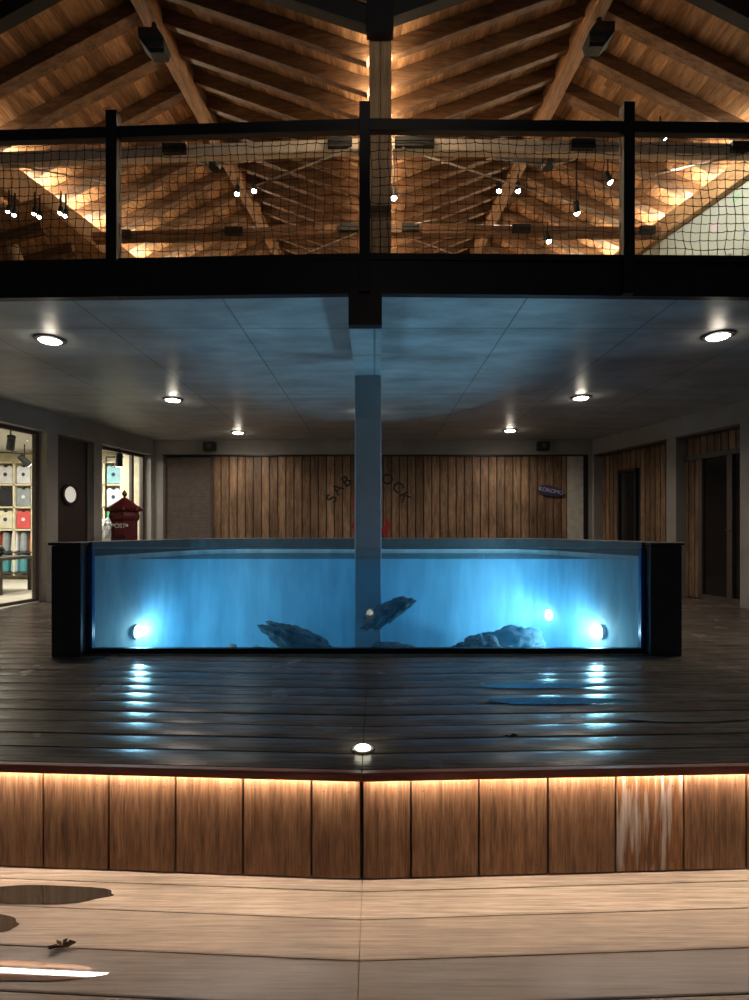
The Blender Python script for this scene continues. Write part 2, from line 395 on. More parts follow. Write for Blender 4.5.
# lower deck: boards in three tones, darker away from the riser
sets = [(MB(), MB(), m_) for m_ in ('deck_low','deck_mid','deck_dark')]
edges = [2.60, 2.485+.012, 2.278+.02, 2.09-.005]  # far edges at the fold
edges = [2.60, 2.344, 2.177, 1.970]
sc_ = 1.707/1.61
edges = [2.60, 2.344*sc_, 2.177*sc_, 1.970*sc_]
while edges[-1] > .2: edges.append(edges[-1]-.208)
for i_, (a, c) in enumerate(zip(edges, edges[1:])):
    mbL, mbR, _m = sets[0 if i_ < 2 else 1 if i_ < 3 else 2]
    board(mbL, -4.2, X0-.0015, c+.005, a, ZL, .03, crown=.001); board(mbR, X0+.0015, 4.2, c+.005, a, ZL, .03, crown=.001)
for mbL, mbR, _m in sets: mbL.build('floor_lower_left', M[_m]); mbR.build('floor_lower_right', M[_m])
MB().box(-4.3,4.3,-.2,2.9,ZL-.12,ZL-.035).build('floor_base', M['black_m'])

# ---- slab / ceiling / downstand beam
mb = MB()
def yf(x, Y=4.22): return Y+(.03 if x<-.07 else .022)*abs(x+.07)
P = [(-6.2, yf(-6.2)), (-.07, 4.22), (-.07, 11.4), (-6.2, 11.4)]
mb.hexa([(p[0],p[1],3.0) for p in P]+[(p[0],p[1],3.2) for p in P])
P = [(-.07,4.22), (6.2, yf(6.2)), (6.2, 11.4), (-.07,11.4)]
mb.hexa([(p[0],p[1],3.0) for p in P]+[(p[0],p[1],3.2) for p in P])
mb.build('ceiling', M['ceil'])
MB().box(-.203,.057,4.235,5.78,2.753,3.0).build('ceiling_downstand_beam', M['ceil'])
MB().box(-.204,.058,4.15,4.23,2.75,3.02).build('trim_1', M['black'])
mb = MB()
for xa, xb in ((-6.2,-.07),(-.07,6.2)):
    P = [(xa, yf(xa,4.15)), (xb, yf(xb,4.15)), (xb, yf(xb,4.215)), (xa, yf(xa,4.215))]
    mb.hexa([(p[0],p[1],2.998) for p in P]+[(p[0],p[1],3.283) for p in P])
mb.build('trim_2', M['black'])
# upper storey floor (timber)
MB().box(-7,7,4.5,13.5,3.2,3.26).build('floor_upper', plain('upper_timber_floor', (.45,.36,.26), .5))
# column through the tank
MB().box(-.206,.071,5.53,5.80,-.5,2.753).build('column', M['conc_col'], bevel=.006)

# ---- side and back walls of the covered room
class Wall:
    def __init__(s, P0, P1, out):
        s.o = Vector((P0[0],P0[1],0)); s.d = (Vector((P1[0],P1[1],0))-s.o).normalized()
        n = Vector((s.d.y,-s.d.x,0)); s.n = n if n.dot(Vector((out[0],out[1],0)))>0 else -n
    def pt(s, a, n, z): return s.o+s.d*a+s.n*n+Vector((0,0,z))
    def px(s, px, n=0):      # distance along the wall where the ray of column px meets the plane offset n
        k = (px-CX)/F; o = s.o+s.n*n
        return (k*o.y-o.x)/(s.d.x-k*s.d.y)
    def z(s, px, y, n=0):
        a = s.px(px, n); return EZ+(HY-y)/F*s.pt(a,n,0).y
    def box(s, mb, a0, a1, n0, n1, z0, z1):
        return mb.hexa([s.pt(a0,n0,z0),s.pt(a1,n0,z0),s.pt(a1,n1,z0),s.pt(a0,n1,z0),s.pt(a0,n0,z1),s.pt(a1,n0,z1),s.pt(a1,n1,z1),s.pt(a0,n1,z1)])
LW = Wall((-5.32,7.53),(-4.62,11.05),(-1,0)); RW = Wall((5.36,7.6),(4.54,11.05),(1,0)); BW = Wall((-4.62,11.05),(4.54,11.05),(0,1))
TH, TOP = .28, 2.68
def wall(Wl, name, s0, s1, ops):
    mb = MB(); cur = s0
    for a, c in ops:
        Wl.box(mb, cur, a, 0, TH, 0, 3.0); Wl.box(mb, a, c, 0, TH, TOP, 3.0); cur = c
    Wl.box(mb, cur, s1, 0, TH, 0, 3.0)
    return mb.build(name, M['conc'])
l1 = (LW.px(47)-2.35, LW.px(47)); l2 = (LW.px(58), LW.px(94)); l3 = (LW.px(102), LW.px(151))
wall(LW, 'wall_left', -3.3, LW.px(155)+.02, [l1, l2, l3])
r2 = (RW.px(740), RW.px(676)); r1 = (RW.px(666.5), RW.px(594))
wall(RW, 'wall_right', -3.3, RW.px(593)+.05, [r2, r1])
b1 = (BW.px(163), BW.px(213)); b2 = (BW.px(213), BW.px(567)); b3 = (BW.px(567), BW.px(588))
wall(BW, 'wall_back', 0, (4.54+4.62), [(b1[0], b3[1])])
def cladding(Wl, name, a0, a1, n, z0, z1, pitch=.17, holes=()):
    mb = MB(); a = a0; gap = .022
    while a < a1-.02:
        c = min(a+pitch-gap, a1)
        parts = [(z0,z1)]
        for h0,h1,hz in holes:
            if a < h1 and c > h0: parts = [(hz,z1)]
        for q0,q1 in parts: Wl.box(mb, a, c, n, n+.02, q0, q1)
        a += pitch
    return mb.build(name, M['clad'])
# back wall infill
cladding(BW, 'wall_cladding', b2[0], b2[1], .03, .02, 2.68, .1695)
mb = MB(); BW.box(mb, b1[0], b3[1], .06, .10, 0, 2.68); mb.build('wall_backing', M['black_m'])
mb = MB(); BW.box(mb, b2[1]+.02, b2[1]+.36, .02, .05, 0, 2.66); mb.build('wall_panel', M['pale'])
mb = MB(); BW.box(mb, b3[1]-.09, b3[1], -.01, .05, 0, 2.68); BW.box(mb, b1[0], b3[1], -.015, .03, 2.66, 2.69); mb.build('trim_3', M['black'])
# roller shutter
mb = MB()
z = .02
while z < 2.62:
    P = [BW.pt(b1[0]+.03, .03, z), BW.pt(b1[0]+.03, .022, z+.008), BW.pt(b1[0]+.03, .022, z+.036), BW.pt(b1[0]+.03, .03, z+.043)]
    mb.prism(P, BW.d*(b1[1]-b1[0]-.06)); z += .046
sh = empty('door_1', BW.pt((b1[0]+b1[1])/2, .03, 0), kind='structure')
mb.build('shutter_curtain', plain('brown_grey_shutter', (.16,.125,.115), .45, metal=.3), sh)
mb = MB(); BW.box(mb, b1[0], b1[0]+.05, 0, .06, 0, 2.68); BW.box(mb, b1[1]-.05, b1[1]-.005, 0, .06, 0, 2.68); mb.build('guide_rail', M['brown_fr'], sh)

# left wall: shop window, dark door, second window
def frame(Wl, parent, a0, a1, z0, z1, n, wd=.07, mull=(), mat='brown_fr'):
    mb = MB()
    Wl.box(mb, a0, a0+wd, n, n+.06, z0, z1); Wl.box(mb, a1-wd, a1, n, n+.06, z0, z1)
    Wl.box(mb, a0+wd, a1-wd, n, n+.06, z1-wd, z1); Wl.box(mb, a0+wd, a1-wd, n, n+.06, z0, z0+wd)
    for m_ in mull: Wl.box(mb, m_-wd*.6, m_+wd*.6, n, n+.06, z0+wd, z1-wd)
    return mb.build('window_frame', M[mat], parent)
for nm, (a0, a1), mull in (('window_1', l1, (l1[0]+1.2,)), ('window_2', l3, (LW.px(132,.17),))):
    wn = empty(nm, LW.pt((a0+a1)/2, .17, 0), kind='structure')
    frame(LW, wn, a0+.005, a1-.005, .0, TOP-.005, .15, .055, mull)
    mb = MB(); LW.box(mb, a0+.05, a1-.05, .178, .186, .05, TOP-.05); mb.build('pane', M['shopglass'], wn)
d2 = empty('door_2', LW.pt((l2[0]+l2[1])/2, .15, 0), kind='structure')
mb = MB(); LW.box(mb, l2[0]+.01, l2[1]-.01, .12, .17, .01, TOP-.01); leaf = mb.build('door_leaf', plain('dark_brown_door', (.035,.024,.022), .45), d2)
pc = LW.pt(LW.px(69.5,.11), .11, 1.725)
ang = math.atan2(LW.d.x, LW.d.y)
def disc_on(Wl, c, r0, r1, th, name, mat, parent, seg=28):
    mb = MB(); rings=[]
    bm = mb.bm
    for rr_, n_ in ((r0,0),(r1,0),(r1,-th),(r0,-th)):
        rings.append([bm.verts.new(c+Wl.d*math.cos(2*math.pi*i/seg)*rr_+Vector((0,0,1))*math.sin(2*math.pi*i/seg)*rr_+Wl.n*n_) for i in range(seg)])
    for q in range(4):
        A,B = rings[q], rings[(q+1)%4]
        for i in range(seg): bm.faces.new((A[i],A[(i+1)%seg],B[(i+1)%seg],B[i]))
    return mb.build(name, mat, parent)
disc_on(LW, pc, .135, .18, .03, 'porthole_ring', M['black'], d2)
disc_on(LW, pc, .001, .137, .012, 'porthole_glass', M['port'], d2)
# right wall infill
hz = 2.30
h0, h1 = RW.px(637,.2), RW.px(618.5,.2)
cladding(RW, 'wall_cladding', r1[0], r1[1], .2, .02, TOP-.01, .125, [(h0,h1,hz)])
mb = MB(); RW.box(mb, r1[0], r1[1], .235, .27, 0, TOP); mb.build('wall_backing', M['black_m'])
d3 = empty('door_3', RW.pt((h0+h1)/2, .2, 0), kind='structure')
mb = MB(); RW.box(mb, h0, h0+.05, .17,.23,0,hz); RW.box(mb, h1-.05, h1, .17,.23,0,hz); RW.box(mb, h0, h1, .17,.23,hz-.05,hz); mb.build('door_frame', M['black'], d3)
mb = MB(); RW.box(mb, h0+.05, h1-.05, .2,.225,0,hz-.05); mb.build('door_leaf', M['dark_glass'], d3)
mb = MB(); RW.box(mb, r1[0], r1[1], -.01, .2, TOP-.03, TOP+.005); RW.box(mb, r2[0], r2[1], -.01, .2, TOP-.03, TOP+.005); mb.build('trim_4', M['brown_fr'])
cladding(RW, 'wall_transom', r2[0], r2[1], .2, 2.36, TOP-.01, .13)
cladding(RW, 'wall_side_cladding', r2[1]-.30, r2[1], .2, .02, 2.30, .13)
mb = MB(); RW.box(mb, r2[0], r2[1], .235, .27, 0, TOP); mb.build('wall_backing', M['black_m'])
d4 = empty('door_4', RW.pt((r2[0]+r2[1])/2, .2, 0), kind='structure')
a0, a1 = r2[0]+.0, r2[1]-.30
mb = MB()
for q0,q1 in ((a0,a0+.10),(a1-.07,a1),(a0+.27,a0+.36)): RW.box(mb,q0,q1,.15,.22,0,2.34)
RW.box(mb,a0,r2[1],.15,.22,2.28,2.36); RW.box(mb,a0,a1,.15,.22,0,.09)
mb.build('door_frame', M['brown_fr'], d4)
mb = MB(); RW.box(mb, a0+.02, a1-.02, .19,.21,.05,2.3); mb.build('door_glass', M['dark_glass'], d4)
mb = MB(); p = RW.pt(RW.px(735,.14), .13, 1.13); mb.tube(p, p-RW.n*.05, .012); mb.tube(p-RW.n*.05, p-RW.n*.05+RW.d*.12, .01); mb.build('door_handle', M['black'], d4)

# ---- shop room behind the left wall
SY = 11.75
mb = MB(); mb.box(-10.5,-5.3,5.5,12.1,-.06,-.001+.012); mb.build('floor_shop', M['shopfloor'])
mb = MB(); mb.box(-10.5,-4.95,SY+.32,SY+.4,0,2.95); mb.build('wall_shop_back', M['cream'])
mb = MB(); mb.box(-10.5,-10.4,5.5,SY+.3,0,2.95); mb.build('wall_shop_side', M['cream'])
mb = MB(); mb.box(-10.5,-5.6,5.5,5.6,0,2.95); mb.build('wall_shop_near', M['cream'])
mb = MB(); mb.hexa([(-10.5,5.5,2.9),(-5.95,5.5,2.9),(-4.9,12.1,2.9),(-10.5,12.1,2.9),(-10.5,5.5,2.97),(-5.95,5.5,2.97),(-4.9,12.1,2.97),(-10.5,12.1,2.97)]); mb.build('ceiling_shop', M['white'])
mb = MB(); mb.box(-5.40,-4.92,SY-.5,SY-.4,0,2.9); mb.build('wall_shop_partition', M['cream'])

# ================================================================== ROOF
RP = .42                              # slope
def bay(sgn, rx, ry, th, name, ex, ey, eslope, tietilt):
    """one gabled bay: sgn -1 left, +1 right; ridge through (rx,ry) yawed by th"""
    bay_o = empty(name, (rx, 8.0, 6.0), kind='structure')
    wv = Vector((-sgn*math.sin(th), math.cos(th), 0)); u = Vector((sgn*math.cos(th), math.sin(th), 0))  # u points outward
    zr = EZ+5.73; s = .40; VX = .05
    # ridge position for each rafter
    k0 = (5.38 - (ry + (-(VX-rx)*0)))    # not used
    Rdg = Vector((rx, ry, 0))
    # rafter k crosses the valley at Y = 5.38+.4k
    def at(t, q): return Rdg+wv*t+u*q    # q>0 outward
    # inner end X=VX+sgn*.1 ; t for the valley crossing
    def t_for(Yv):
        # point at(t,q) with x = VX, y = Yv
        a11,a12 = wv.x,u.x; a21,a22 = wv.y,u.y; bx,by = VX-Rdg.x, Yv-Rdg.y
        det = a11*a22-a12*a21
        return (bx*a22-a12*by)/det
    def q_at_x(t, X): return (X-(Rdg.x+wv.x*t))/u.x
    def q_eave(t):
        # x = ex + sgn*(-eslope)*(y-ey)
        p = Rdg+wv*t
        c = ex-sgn*eslope*(p.y-ey)
        return (c-p.x)/(u.x+sgn*eslope*u.y)
    n = 0
    for kx in range(-1, 19):
        t = t_for(5.38+s*kx); qi = q_at_x(t, VX+sgn*.125); qe = q_eave(t)+.15
        steel = kx == -1
        wd, ht = (.09, .158) if not steel else (.12, .42)
        to = (5.88+.54*kx-Rdg.y)/wv.y; qo = q_eave(to)+.15
        for q, tt_, wd in ((qi, t, wd if steel else .075), (qo, to, wd if steel else .14)):
            if tt_ > t_for(12.6): continue
            a = at(tt_,0); a.z = zr; c = at(tt_,q); c.z = zr-RP*abs(q)
            mb = MB(); mb.beam(a, c, wd, ht, z_from=0)
            mb.build('rafter' if not steel else 'edge_rafter', M['rafter'] if not steel else M['black_m'], bay_o, bevel=.004)
    # ridge beam
    a = at(t_for(4.95),0); c = at(t_for(12.6),0); a.z = c.z = zr-.05
    mb = MB(); mb.beam(a, c, .16, .26, z_from=.4); mb.build('ridge_beam', M['ridge'], bay_o, bevel=.006)
    # boarding: strips parallel to the ridge, cut in lengths
    ta, tb = t_for(4.9), t_for(12.8)
    lift = .165/math.cos(math.atan(RP))-.002
    for side in (-1, 1):
        mb = MB(); q = 0.0
        qmax = 2.75 if side < 0 else 3.0
        while q < qmax:
            q2 = q+.092
            tcur = ta
            while tcur < tb:
                tn = min(tb, tcur+random.uniform(.8,2.4))
                # keep the inner slope on its own side of the valley
                pts = []
                for tt, qq in ((tcur,q),(tn,q),(tn,q2),(tcur,q2)):
                    p = at(tt, side*qq)
                    if side < 0: qq = min(qq, abs(q_at_x(tt, VX))); p = at(tt, side*qq)
                    p.z = zr+lift-RP*qq; pts.append(p)
                if (pts[0]-pts[3]).length > .01 or (pts[1]-pts[2]).length > .01:
                    mb.hexa(pts+[p+Vector((0,0,.02)) for p in pts])
                tcur = tn
            q = q2+.003
        mb.build('roof_boarding', M['sheath'], bay_o)
        # roof skin above
        mb = MB(); pts = []
        for tt, qq in ((ta,0),(tb,0),(tb,qmax),(ta,qmax)):
            if side < 0 and qq > 0: qq = min(qq, abs(q_at_x(tt, VX)))
            p = at(tt, side*qq); p.z = zr+lift+.03-RP*qq
            pts.append(p)
        mb.hexa(pts+[p+Vector((0,0,.04)) for p in pts]); mb.build('roof_skin', M['black_m'], bay_o)
    return bay_o, at, t_for, q_eave, zr, wv, u
bl_, atL, tL, qeL, zr, wL, uL = bay(-1, -2.5, 5.62, .095, 'ceiling_roof_left', -4.71, 7.0, .226, .05)
br2, atR, tR, qeR, zr, wR, uR = bay(1, 2.43, 5.78, .07, 'ceiling_roof_right', 4.71, 6.85, .234, .02)
# valley beam, post, led strips
hv = EZ+4.72
mb = MB(); mb.hexa([(-.035,5.15,hv-.10),(.135,5.15,hv-.10),(.135,12.8,hv+.05),(-.035,12.8,hv+.05),(-.035,5.15,hv+.1),(.135,5.15,hv+.1),(.135,12.8,hv+.45),(-.035,12.8,hv+.45)])
mb.build('ceiling_valley_beam', M['beam'])
MB().box(-.075,.175,4.90,4.985,EZ+488/F*4.985,6.6).build('trim_5', M['black'])
for a, c, nm in ((-.050,.052,'post'), (.056,.160,'post')):
    MB().box(a, c, 5.0, 5.14, 3.26, hv+.1).build('trim_post', M['post'], bevel=.006)
for sgn in (-1, 1):
    mb = MB(); xv = .055+sgn*.092
    mb.hexa([(xv-.008,5.17,hv-.02),(xv+.008,5.17,hv-.02),(xv+.008,12.4,hv+.18),(xv-.008,12.4,hv+.18),(xv-.008,5.17,hv+.0),(xv+.008,5.17,hv+.0),(xv+.008,12.4,hv+.2),(xv-.008,12.4,hv+.2)])
    tag(mb.build('light_strip', M['led_v']), 'warm LED strip along the %s side of the roof valley' % ('left','right')[sgn>0], 'light strip')
# eave beams and strips
ze = EZ+4.70
def eave(ex, ey, sl, sgn, ht, mat):
    a = Vector((ex-sgn*sl*(4.9-ey), 4.9, ze)); c = Vector((ex-sgn*sl*(12.6-ey), 12.6, ze))
    mb = MB(); mb.beam(a, c, .16, ht, z_from=1.0); mb.build('ceiling_eave_beam', mat, bevel=.006)
    off = Vector((sgn*.05,0,.007)); mb = MB(); mb.beam(a+(c-a)*.17+off, c+off, .02, .01)
    tag(mb.build('light_strip', M['led_e']), 'warm LED strip on top of the %s eave beam' % ('left','right')[sgn>0], 'light strip')
eave(-4.71,7.0,.226,-1,.42,M['post']); eave(4.71,6.85,.234,1,.27,M['beam'])
# mural wall under the right eave beam
mb = MB(); a = Vector((4.71+.234*1.95+.03,4.9,0)); c = Vector((4.71-.234*5.75+.03,12.6,0))
mb.hexa([(a.x,a.y,3.26),(a.x+.1,a.y,3.26),(c.x+.1,c.y,3.26),(c.x,c.y,3.26),(a.x,a.y,ze-.2),(a.x+.1,a.y,ze-.2),(c.x+.1,c.y,ze-.2),(c.x,c.y,ze-.2)])
mb.build('wall_mural', M['mural'])
MB().box(-7,7,12.9,13,3.2,7.4).build('wall_upper_back', plain('dark_timber_wall', (.1,.055,.03), .7))
# tie beams with steel connectors and bracing rods
zt = EZ+4.4
def tie(Yc, h=.13, left_px=(), right_px=()):
    for sgn, tl in ((-1,.05),(1,.02)):
        xe = (-4.5 if sgn<0 else 4.5)*(1-.03*(Yc-6))
        o = empty('ceiling_tie_beam', (sgn*2.2, Yc, zt), kind='structure')
        a = Vector((.05+sgn*.16, Yc, zt)); c = Vector((xe, Yc+tl*abs(xe), zt))
        mb = MB(); mb.beam(a, c, .11, h); mb.build('timber', M['tie'] if Yc<7 else M['rafter'], o, bevel=.004)
        for p0,p1 in (left_px if sgn<0 else right_px):
            pc_ = (p0+p1)/2; X = (pc_-CX)/F*Yc; Yb = Yc+tl*abs(X); X = (pc_-CX)/F*(Yb-.08); hw = (p1-p0)/2/F*Yb
            mb = MB(); mb.box(X-hw, X+hw, Yb-.11, Yb-.056, zt-.055, zt-.006); mb.box(X-hw, X+hw, Yb-.11, Yb-.056, zt+.006, zt+.055); mb.box(X-hw*.96, X+hw*.96, Yb-.09, Yb-.056, zt-.006, zt+.006)
            mb.build('steel_connector', M['black_m'], o)
tie(6.12, .13, [(163,186),(328,352)], [(395,434),(571,594),(731,755)])
tie(7.83, .13, [(122,131),(225,243),(339,358)], [(402,419),(512,530),(640,655)])
tie(9.9, .13)
def rod(p0, p1, label, r=.011):
    a = R(*p0[:2], F*4.33/(HY-p0[1])); c = R(*p1[:2], F*4.33/(HY-p1[1]))
    o = MB().tube(a, c, r, 8).build('bracing_rod', M['steel'], smooth=True)
    tag(o, label, 'rod')
rod((402,148),(626,221),'long pale steel rod from the centre bracket across the right roof bay')
rod((352,148),(255,186),'thin pale steel rod falling left from the upper centre bracket')
rod((404,236),(470,260),'short steel rod falling right from the lower centre bracket')
rod((356,233),(285,262),'short bright steel rod falling left from the lower centre bracket')
rod((415,224),(437,219),'stub of steel rod rising right above the lower bracket',)
rod((8,164),(108,183),'thin dark steel rod crossing the bright panels at left',.009)
rod((749,153),(655,175),'bright steel rod reaching the right eave beam')
# ridge struts (steel node with four arms)
for sgn, px, y in ((-1,214,163),(1,548,163)):
    Yn = F*4.75/(HY-y); n0 = R(px,y,Yn); o = empty('ceiling_ridge_strut', n0, kind='structure')
    mb = MB(); mb.lathe(n0-Vector((0,0,.07)), [(.07,0),(.09,.05),(.09,.1),(.07,.14)], 12); mb.build('node', M['black'], o)
    for k_, (dx,dy,dz) in enumerate(((-.55,.5,.45),(.55,.5,.45))):
        mb = MB(); mb.beam(n0, n0+Vector((dx,dy,dz)), .07,.09); mb.build('strut', M['rafter'] if k_%2 else M['darkgrey'], o)
# lean-to timbers and raking post seen through the net at far left
lt = empty('ceiling_lean_to', (-5.6,8,5.2), kind='structure')
for i in range(6):
    mb = MB(); y = 7.2+i*.55; mb.beam((-4.5+.1*i,y,5.25),(-8.2,y+.5,4.5),.09,.16); mb.build('rafter', M['rafter'], lt)
mb = MB(); mb.hexa([(-4.3,6.8,5.36),(-8.6,7.2,4.5),(-8.6,11.5,4.5),(-3.8,11,5.36),(-4.3,6.8,5.4),(-8.6,7.2,4.54),(-8.6,11.5,4.54),(-3.8,11,5.4)]); mb.build('roof_boarding', M['sheath'], lt)
a = R(2,216,7.5); c = R(20,270,7.6); MB().tube(a, c, .09, 14).build('trim_raking_post', M['post'], smooth=True)
MB().tube(R(-20,190,8.4), R(84,240,9.4), .03, 8).build('trim_track', M['black'])
MB().tube(R(-20,200,8.0), R(90,236,9.0), .018, 8).build('trim_cable', M['steel'])
MB().tube(R(72,263,8.4), R(88,243,8.4), .02, 8).build('trim_stay', M['steel'])

# ================================================================== BALCONY RAILING
rl = empty('balcony_railing', (-.07,4.2,3.28), 'black steel balcony railing with square knotted netting in front of the timber roof', 'railing')
def yr(x): return 4.17+(.042 if x<-.07 else .014)*abs(x+.07)
ZT = EZ+407/F*4.17
for xa, xb in ((-5.2,-.07),(-.07,5.2)):
    P = [(xa,yr(xa)-.03),(xb,yr(xb)-.03),(xb,yr(xb)+.03),(xa,yr(xa)+.03)]
    mb = MB(); mb.hexa([(p[0],p[1],ZT-.087) for p in P]+[(p[0],p[1],ZT) for p in P]); mb.build('top_rail', M['black'], rl)
    mb = MB(); mb.hexa([(p[0],p[1],3.26) for p in P]+[(p[0],p[1],3.31) for p in P]); mb.build('bottom_rail', M['black'], rl)
posts = []
for px, ht, wd in ((-134,.12,.088),(111.5,.12,.088),(364.6,.12,.085),(629,.14,.088),(880,.12,.088)):
    x = (px-CX)/F*4.22; y = yr(x); x = (px-CX)/F*(y-.04); posts.append(x)
    mb = MB(); mb.box(x-wd/2, x+wd/2, y-.05, y+.04, 3.0, ZT+ht); mb.build('post', M['black'], rl, bevel=.003)
def net(xa, xb):
    mb = MB(); bm = mb.bm; cs = .0675
    nx = int(round((xb-xa)/cs)); z0, z1 = 3.31, ZT-.10; nz = int(round((z1-z0)/cs))
    G_ = {}
    for i in range(nx+1):
        for j in range(nz+1):
            x = xa+(xb-xa)*i/nx; z = z0+(z1-z0)*j/nz
            sag = .012*math.sin(math.pi*(i/nx))*((j/nz)) if j == nz else 0
            G_[i,j] = Vector((x+random.gauss(0,.0035)+.008*math.sin(j*.9+i*.35), yr(x)+random.gauss(0,.003), z+random.gauss(0,.0035)+.006*math.sin(i*.6)-sag))
    for (i,j), p in G_.items():
        if (i+1,j) in G_: 
            q = G_[i+1,j]; m_ = (p+q)/2-Vector((0,0,.005)); mb.tube(p,m_,.0034,3); mb.tube(m_,q,.0034,3)
        if (i,j+1) in G_: mb.tube(p,G_[i,j+1],.0034,3)
        if 0<i<nx and 0<j<nz: mb.tube(p-Vector((0.004,0,0.004)),p+Vector((0.004,0,0.004)),.004,4)
    return mb.build('netting', M['net'], rl)
for a, c in zip(posts, posts[1:]): net(a+.05, c-.05)

# ================================================================== TANK
tk = empty('aquarium', (-.06,5.7,0), 'long glass-fronted aquarium of glowing blue water with dark end posts', 'aquarium')
GY = 4.905
def tankpost(x0, x1, xi0, xi1, Yn):
    mb = MB(); mb.hexa([(x0,Yn,0.0),(x1,Yn,0.0),(x1,GY+.06,0.0),(x0,GY+.06,0.0),(x0,Yn,1.0),(x1,Yn,1.0),(x1,GY+.06,1.0),(x0,GY+.06,1.0)])
    return mb.build('end_post', M['tankpost'], tk, bevel=.004)
tankpost(-2.91,-2.645,0,0,4.77); tankpost(2.50,2.785,0,0,4.80)
# caps of the end posts
for x0,x1,Y in ((-2.93,-2.64,4.755),(2.495,2.80,4.785)):
    MB().box(x0,x1,Y,GY+.06,1.003,1.03).build('post_cap', M['tankpost'], tk, bevel=.003)
# side walls of the tank, back wall, floor (inner render)
il, ir = (-2.615, GY), (2.475, GY)
jl, jr = (-2.02, 6.62), (1.93, 6.62)
def quadwall(A, B, th, z0, z1, name, mat, outn):
    A=Vector((A[0],A[1],0)); B=Vector((B[0],B[1],0)); o_=Vector((outn[0],outn[1],0)).normalized()*th
    mb = MB(); mb.hexa([(p.x,p.y,z0) for p in (A,B,B+o_,A+o_)]+[(p.x,p.y,z1) for p in (A,B,B+o_,A+o_)])
    return mb.build(name, mat, tk)
def inner_line(off):
    """plan line of the tank's inner face with rounded back corners, moved outwards by off"""
    pts=[Vector((il[0],il[1],0))]
    for (cx_, cy_), prev, nxt in ((jl, il, jr), (jr, jl, ir)):
        c_=Vector((cx_,cy_,0)); p=(Vector((prev[0],prev[1],0))-c_).normalized()*.55; n_=(Vector((nxt[0],nxt[1],0))-c_).normalized()*.55
        for i in range(9):
            t=i/8; pts.append((c_+p)*(1-t)**2+c_*2*t*(1-t)+(c_+n_)*t*t)
    pts.append(Vector((ir[0],ir[1],0)))
    out=[]
    for i,p in enumerate(pts):
        d=(pts[min(i+1,len(pts)-1)]-pts[max(i-1,0)]).normalized(); out.append(p+Vector((-d.y,d.x,0))*off)
    return out
def ring_wall(o0,o1,z0,z1,name,mat):
    A=inner_line(o0); B=inner_line(o1); mb=MB(); bm=mb.bm
    V=[[bm.verts.new((p.x,p.y,z)) for p in L_] for L_,z in ((A,z0),(B,z0),(B,z1),(A,z1))]
    for q in range(4):
        X,Y=V[q],V[(q+1)%4]
        for i in range(len(A)-1): bm.faces.new((X[i],X[i+1],Y[i+1],Y[i]))
    bm.faces.new([r[0] for r in V]); bm.faces.new([r[-1] for r in V][::-1])
    return mb.build(name, mat, tk)
ring_wall(0,.24,-.5,.897,'inner_wall',M['tankwall'])
ring_wall(-.0,.26,.90,1.03,'coping',M['tankrim'])
MB().box(-2.9,2.77,GY-.04,7,-.62,-.5).build('tank_floor', M['sand'], tk)
quadwall((-2.615,GY+.03),(2.475,GY+.03),-.06,-.5,.0,'front_sill',M['tankwall'],(0,1))
MB().box(-2.64,2.495,GY-.02,GY+.03,0,.05).build('bottom_frame', M['black'], tk)
for a, c in ((-2.603,-.062),(-.058,2.458)):
    MB().box(a, c, GY-.005, GY+.02, .05, .972).build('glass_panel', M['glass'], tk)
    MB().box(a, c, GY-.005, GY+.02, .9722, .977).build('glass_top_edge', M['glass_edge'], tk)
for x0,x1 in ((-2.64,-2.603),(2.458,2.495)): MB().box(x0,x1,GY-.02,GY+.03,.05,.98).build('glass_channel', plain('blue_glass_edge',(.03,.1,.3),.3), tk)
mb = MB(); wz=.872
P = [(p.x, max(p.y, GY+.022)) for p in inner_line(.012)]
mb.prism([(p[0],p[1],-.51) for p in P], (0,0,wz+.51)); water = mb.build('water', M['water'], tk); 
# underwater lamps
def uwlamp(c, nrm, label, pw):
    c = Vector(c); nrm = Vector(nrm).normalized(); o = empty('underwater_lamp', c, label, 'lamp', 'underwater lamps in the tank')
    MB().tube(c-nrm*.05, c, .075, 20).build('housing', M['steel'], o)
    MB().tube(c+nrm*.001, c+nrm*.01, .055, 20).build('lens', M['lens_tank'], o)
    lamp('lamp_light', 'SPOT', c+nrm*.03, pw, (.36,.78,1.0), o, size=.035, rot=nrm.to_track_quat('-Z','Y').to_euler(), spot=math.radians(178), blend=.35)
    lamp('lamp_glow', 'POINT', c+nrm*.10, pw*.035, (.5,.85,1.0), o, size=.03)
uwlamp((-2.428,5.42,.10),(1,.05,0),'round underwater lamp glowing at the left end of the blue tank',P_TANK)
uwlamp((2.303,5.42,.10),(-1,.05,0),'brightest round underwater lamp at the right end of the tank',P_TANK*1.6)
uwlamp((2.048,6.22,.14),(-1,-.3,0),'smaller underwater lamp left of the brightest one',P_TANK*.6)
# encrusted rocks
from mathutils import noise
def rock(c, ax, dims, label, mat='rock', seed=0, name='reef_rock'):
    bm = bmesh.new(); bmesh.ops.create_icosphere(bm, subdivisions=5, radius=1)
    ax = Vector(ax).normalized(); q = Vector((1,0,0)).rotation_difference(ax)
    for v in bm.verts:
        p = v.co.copy(); n = noise.fractal(p*1.9+Vector((seed,0,0)),1,2,5)*.28+noise.noise(p*6+Vector((0,seed,0)))*.12
        p = p*(1+n); p = Vector((p.x*dims[0],p.y*dims[1],p.z*dims[2])); v.co = q@p+Vector(c)
    mb = MB(); mb.bm.free(); mb.bm = bm
    o = mb.build(name, M[mat], smooth=True); tag(o, label, 'rock'); return o
Yk = 5.35
def RK(px,y,Y): return R(px,y,Y)
rock(RK(297,640,Yk+.1),(1,0,-.42),(.40,.13,.12),'long dark mottled reef rock sloping down left of the column','rock',3)
